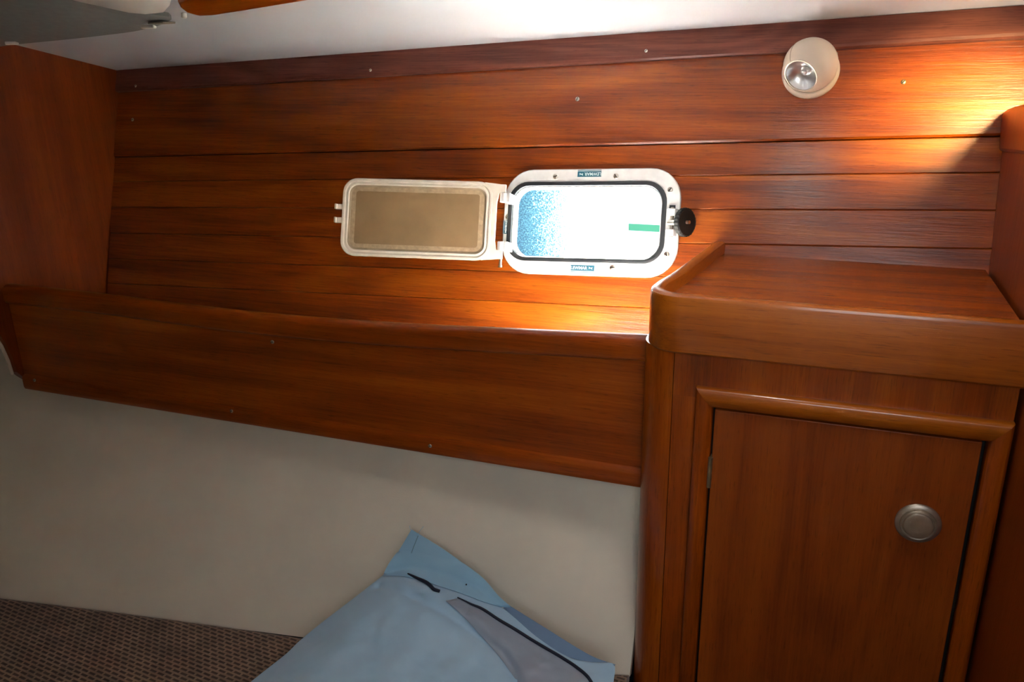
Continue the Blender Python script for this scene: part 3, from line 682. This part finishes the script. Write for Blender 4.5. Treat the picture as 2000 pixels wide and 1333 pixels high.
for x, y, s in ((-1.064, 1.133, 1.0), (-1.398, 1.150, .9)):
    bm = bmesh.new(); boxp(bm, cpt(x - .011 * s, y - .006, .014), V(.022 * s, .006, 0), V(-.003, .010, 0), V(0, 0, -.006)); obj('clip', bm, WHITE, bl, bev=.0018, label='small white plastic clip')
bm = bmesh.new(); boxp(bm, cpt(-1.048, 1.115, .015), V(.035, -.004, 0), V(.008, .020, 0), V(0, 0, -.003)); obj('end_tab', bm, plain('tan_tab_fabric', (.30, .25, .19), .8), bl, bev=.001, label='tan tab at the tip of the blind')
hs = tag(empty('hatch_surround', cpt(-.95, .9)), 'rounded white plastic hatch surround at the top beside the grey blind', 'hatch surround')
bm = bmesh.new()
ho = smooth_path([V(-1.015, .60, 0), V(-1.004, .86, 0), V(-1.0004, .9389, 0), V(-.982, .9825, 0), V(-.9678, 1.0146, 0), V(-.9475, 1.0285, 0), V(-.9187, 1.0264, 0), V(-.8921, .9964, 0), V(-.8800, .9384, 0), V(-.878, .60, 0)], 40)
cen = sum(ho, Vector()) / len(ho)
rings = []
for k, (d, h) in enumerate(((0, .001), (0, .020), (.004, .028), (.010, .034), (.022, .038))):
    rr = []
    for p in ho:
        q = p + (cen - p).normalized() * d; rr.append(cpt(q.x, q.y, h))
    rings.append(rr)
loft(bm, rings, close=False, caps=True); obj('moulding', bm, WHITE, hs, angle=60)
bm = bmesh.new(); lathe(bm, cpt(-.990, 1.135, .004), NC, [(.0045, -.003), (.0045, .003), (.003, .0045)], 16); obj('fixing_button', bm, WHITE, hs)
wbx = tag(empty('overhead_board', cpt(-.75, .9)), 'reddish varnished wooden board fixed under the ceiling at the top edge', 'board')
bm = bmesh.new()
wo = smooth_path([V(-.860, .60, 0), V(-.8662, .9752, 0), V(-.8983, 1.020, 0), V(-.9182, 1.058, 0), V(-.911, 1.0825, 0), V(-.8659, 1.0811, 0), V(-.6931, 1.0592, 0), V(-.6191, 1.0528, 0), V(-.45, 1.035, 0), V(-.40, .60, 0)], 60)
prism(bm, [cpt(p.x, p.y, .002) for p in wo], V(0, 0, -.023)); obj('board', bm, WR, wbx, bev=.003, angle=30)

# ================================================================ MATTRESS
ZM = -.90
bm = bmesh.new()
xs2 = [-2.05 + .1 * i for i in range(19)]; xs2[-1] = -.2128
def my(x): return .857 + (x + 1.345) * .1413 - (.02 * ((x + .8) / .8) ** 2 if x < -.8 else 0) + (.022 * ((x + .42) / .21) ** 2 if x > -.42 else 0) + .003
rings = []
for x in xs2:
    ye = min(my(x), 1.045); r2 = .022; pr = [(.12, ZM - .13), (.12, ZM - .01), (.14, ZM)]
    pr += [(ye - .40, ZM + .004), (ye - .2, ZM + .003)]
    pr += [(ye - r2 + r2 * math.sin(t), ZM - r2 + r2 * math.cos(t)) for t in [math.pi / 2 * k / 6 for k in range(6)]]
    pr += [(ye - .012, ZM - .05), (ye - .06, ZM - .13)]
    rings.append([V(x, y, z) for y, z in pr])
loft(bm, rings, close=False, caps=True)
tag(obj('mattress', bm, WEAVE, angle=60), 'berth mattress in brown woven upholstery at the lower left', 'mattress')
bm = bmesh.new(); box(bm, (-2.05, .14, -1.499), (-.225, .74, ZM - .131)); tag(obj('berth_base', bm, WB, smooth=False), 'wooden berth base under the brown mattress', 'berth')

# ================================================================ PILLOW
T_ = V(-.585, 1.03, -.722); pm_ = V(.0300, -.4681, .8832); pa = V(.998, .064, 0).normalized(); pb = pm_.cross(pa).normalized()
if pb.z < 0: pb = -pb
def pp(a, b, h=0.0):
    if b > -.20: q = T_ + pa * a + pb * b
    else: q = T_ + pa * a + pb * -.20 + (pb * .55 + V(pb.x, pb.y, 0).normalized() * .45) * (b + .20)
    q = q + pm_ * h
    if h <= 0 and q.z < ZM + .006: q.z = ZM + .006
    if h > 0 and q.z < ZM + .009: q.z = ZM + .009
    return q
pil = tag(empty('pillow', pp(.05, -.25, -.05)), 'pale blue pillow with navy piping leaning against the cream hull lining', 'pillow')
def bend(bm): pass
def coons(L_, R_, B0, B1, n, m2):
    """L_,R_: side paths from start to end; B0: start edge L->R; B1: end edge L->R"""
    Lp = smooth_path(L_, m2); Rp = smooth_path(R_, m2); S = smooth_path(B0, n); E = smooth_path(B1, n); g2 = []
    for j in range(m2):
        t = j / (m2 - 1); row = []
        for i in range(n):
            s = i / (n - 1)
            p = Lp[j] * (1 - s) + Rp[j] * s + S[i] * (1 - t) + E[i] * t - (Lp[0] * (1 - s) * (1 - t) + Rp[0] * s * (1 - t) + Lp[-1] * (1 - s) * t + Rp[-1] * s * t)
            row.append(p)
        g2.append(row)
    return g2
def q2(l): return [V(a, b, 0) for a, b in l]
bodyL = q2([(-.0141, -.0832), (-.0402, -.1195), (-.0949, -.1951), (-.1111, -.2343), (-.1350, -.2813), (-.1602, -.3378), (-.15, -.40)])
bodyR = q2([(.1503, -.0791), (.2050, -.1075), (.2530, -.1345), (.3000, -.1530), (.3350, -.1545), (.3653, -.1510), (.3700, -.1731), (.3690, -.2135), (.355, -.33)])
B0 = q2([(-.0141, -.0832), (.0262, -.0636), (.0871, -.0644), (.1503, -.0791)]); B1 = q2([(-.15, -.40), (-.03, -.47), (.18, -.45), (.355, -.33)])
gbody = coons(bodyL, bodyR, B0, B1, 60, 60)
from mathutils import noise as mn
def wr(a, b): return .007 * mn.noise(Vector((a * 8, b * 8, 1.3))) + .003 * mn.noise(Vector((a * 26, b * 26, 4.1)))
def seg_d(p, P_):
    best = 9
    for c, d in zip(P_[:-1], P_[1:]):
        c = Vector(c); d = Vector(d); e_ = d - c; t = max(0, min(1, (p - c).dot(e_) / e_.dot(e_))); best = min(best, (p - c - e_ * t).length)
    return best
CREASE = [(-.0113, -.1038), (.0439, -.1128), (.1092, -.1324), (.1642, -.1540), (.2130, -.1752), (.2384, -.1998), (.27, -.26)]
CREASE2 = [(.0283, -.0933), (.0623, -.0924), (.0937, -.0953)]
FOLDS = [([(.20, -.33), (.212, -.24), (.205, -.20)], .006, .008), ([(.12, -.36), (.14, -.25), (.17, -.20)], .005, .010), ([(-.02, -.30), (.03, -.22), (.02, -.17)], -.004, .014),
         ([(.06, -.30), (.10, -.20), (.09, -.15)], .004, .012), ([(-.08, -.27), (-.05, -.30), (-.01, -.31)], -.006, .006), ([(.0, -.11), (.05, -.105), (.09, -.11)], .004, .008)]
def surf_h(a, b):
    """height of the pillow's upper surface over its mid plane"""
    d = min(seg_d(Vector((a, b)), [(p.x, p.y) for p in EDGE]), .16) / .16
    h = .045 * (1 - (1 - d) ** 2.2)
    c = seg_d(Vector((a, b)), CREASE); h -= .010 * math.exp(-(c / .008) ** 2); c2 = seg_d(Vector((a, b)), CREASE2); h -= .0015 * math.exp(-(c2 / .004) ** 2)
    side = -.004 * math.tanh(((b + .06 + .42 * a) / .02)) if a < .23 else 0
    for q_, am, wd in FOLDS:
        c3 = seg_d(Vector((a, b)), q_); h += am * math.exp(-(c3 / wd) ** 2)
    return h + wr(a, b) * min(1, d * 4 + .2)
EDGE = [gbody[0][i] for i in range(60)] + [gbody[j][-1] for j in range(0, 60, 2)] + [gbody[-1][i] for i in range(59, -1, -3)] + [gbody[j][0] for j in range(59, -1, -2)]
EDGE = EDGE[::2] + [EDGE[0]]
bm = bmesh.new()
up_ = [[bm.verts.new(pp(p.x, p.y, surf_h(p.x, p.y) if 0 < i < 59 and 0 < j < 59 else 0.0)) for i, p in enumerate(row)] for j, row in enumerate(gbody)]
def dn_h(a, b): return -.75 * surf_h(a, b)
dn = [[up_[j][i] if i in (0, 59) or j in (0, 59) else bm.verts.new(pp(p.x, p.y, min(-.004, dn_h(p.x, p.y) * .55))) for i, p in enumerate(row)] for j, row in enumerate(gbody)]
for G_ in (up_, dn):
    for j in range(59):
        for i in range(59):
            f = (G_[j][i], G_[j][i + 1], G_[j + 1][i + 1], G_[j + 1][i])
            if len(set(f)) == 4:
                try: bm.faces.new(f)
                except ValueError: pass
pc = obj('pillowcase', bm, BLUE, pil, angle=80)
def sheet(name, g2, h, mat, th=.0012, **k):
    bm = bmesh.new(); n, m2 = len(g2[0]), len(g2)
    A = [[bm.verts.new(pp(p.x, p.y, h(p.x, p.y, i / (n - 1), j / (m2 - 1)))) for i, p in enumerate(r)] for j, r in enumerate(g2)]
    B = [[bm.verts.new(v.co - pm_ * th) for v in r] for r in A]
    for j in range(m2 - 1):
        for i in range(n - 1):
            bm.faces.new((A[j][i], A[j][i + 1], A[j + 1][i + 1], A[j + 1][i])); bm.faces.new((B[j][i], B[j + 1][i], B[j + 1][i + 1], B[j][i + 1]))
    for i in range(n - 1):
        bm.faces.new((A[0][i], B[0][i], B[0][i + 1], A[0][i + 1])); bm.faces.new((A[-1][i], A[-1][i + 1], B[-1][i + 1], B[-1][i]))
    for j in range(m2 - 1):
        bm.faces.new((A[j][0], A[j + 1][0], B[j + 1][0], B[j][0])); bm.faces.new((A[j][-1], B[j][-1], B[j + 1][-1], A[j + 1][-1]))
    return obj(name, bm, mat, pil, angle=80, **k)
def inside_h(a, b):
    return surf_h(a, b)
fl = coons(q2([(.0068, .0029), (-.0023, -.0439), (-.0121, -.0837)]), q2([(.0068, .0029), (.0740, -.0244), (.1444, -.0587), (.1805, -.0846), (.2043, -.0985)]),
           q2([(.0062, .0029), (.0068, .0032), (.0074, .0029)]), q2([(-.0121, -.0837), (.0334, -.0836), (.0871, -.0905), (.1561, -.0991), (.2043, -.0985)]), 26, 30)
def fh(a, b, s, t):
    base = .003 + .004 * math.sin(3 * a * 9) * t
    low = surf_h(a, b) + .0018 if t > .5 else 0
    k = max(0, min(1, (t - .45) / .45)); return base * (1 - k) + max(low, .002) * k
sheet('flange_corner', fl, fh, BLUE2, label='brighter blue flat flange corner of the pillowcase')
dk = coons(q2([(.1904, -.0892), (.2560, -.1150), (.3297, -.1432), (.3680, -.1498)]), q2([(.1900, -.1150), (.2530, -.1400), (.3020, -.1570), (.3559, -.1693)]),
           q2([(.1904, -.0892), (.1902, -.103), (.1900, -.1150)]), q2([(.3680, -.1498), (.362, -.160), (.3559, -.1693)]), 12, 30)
sheet('flange_edge', dk, lambda a, b, s, t: -.004 + .001 * s, BLUE_SHADED, label='flange along the upper right edge, its shade put into a darker blue')
P2 = [(.1258, -.1071), (.1478, -.1122), (.1647, -.1148), (.1914, -.1244), (.2214, -.1338), (.2552, -.1459), (.2960, -.1606), (.3205, -.1727), (.3372, -.1837), (.3550, -.2033), (.362, -.23)]
P1 = [(.0310, -.0770), (.0508, -.0840), (.0682, -.0896), (.0776, -.0948), (.0866, -.1017), (.0961, -.1025)]
pn = coons(q2(P2), q2([(.1109, -.1163), (.1620, -.1466), (.2057, -.1767), (.2401, -.2066), (.2609, -.2306), (.28, -.27)]), q2([P2[0], (.118, -.112), (.1109, -.1163)]), q2([P2[-1], (.33, -.26), (.28, -.27)]), 30, 50)
sheet('side_panel', pn, lambda a, b, s, t: surf_h(a, b) + .0022 + .0022 * math.sin(46 * (a + .4 * b) + 5 * mn.noise(Vector((a * 12, b * 12, 2)))) * math.sin(math.pi * s) , GREYB, label='wrinkled grey lilac satin panel below the piping')
bm = bmesh.new(); pa_ = smooth_path(q2(P1), 24); n_p = len(pa_)
tube(bm, [pp(p.x, p.y, max(fh(p.x, p.y, 0, 1), surf_h(p.x, p.y) + .002) + .001) for p in pa_], .002, 8, rs=[.0006 + .0022 * math.sin(math.pi * min(1, i / n_p * .75 + .03)) ** .7 for i in range(n_p)]); obj('piping', bm, NAVY, pil, label='short navy piping')
bm = bmesh.new(); pa_ = smooth_path(q2(P2), 60)
tube(bm, [pp(p.x, p.y, surf_h(p.x, p.y) + .0040) for p in pa_], .0022, 8, rs=[.0008 + .0014 * min(1, i / 10) for i in range(60)]); obj('piping', bm, NAVY, pil, label='long navy piping')
bm = bmesh.new(); lathe(bm, pp(.126, -.0755, fh(.126, -.0755, 0, .8) + .0012), pm_, [(.0013, 0), (.0013, .0006), (.0006, .0009)], 10); obj('ink_dot', bm, NAVY, pil)
for P_ in ([(.0220, -.0070), (.0214, -.0306), (.0219, -.0516)],):
    bm = bmesh.new(); tube(bm, [pp(a, b, .0046) for a, b in [(p.x, p.y) for p in smooth_path(q2(P_), 12)]], .0005, 5); obj('seam_stitching', bm, THREAD, pil)
bm = bmesh.new(); tube(bm, [pp(.0050, .0015, .003), pp(.0010, .0088, .004)], .0003, 5); tube(bm, [pp(.0195, -.0074, .003), pp(.0223, .002, .005), pp(.0257, .0105, .006)], .0003, 5); obj('loose_thread', bm, BLUE2, pil)
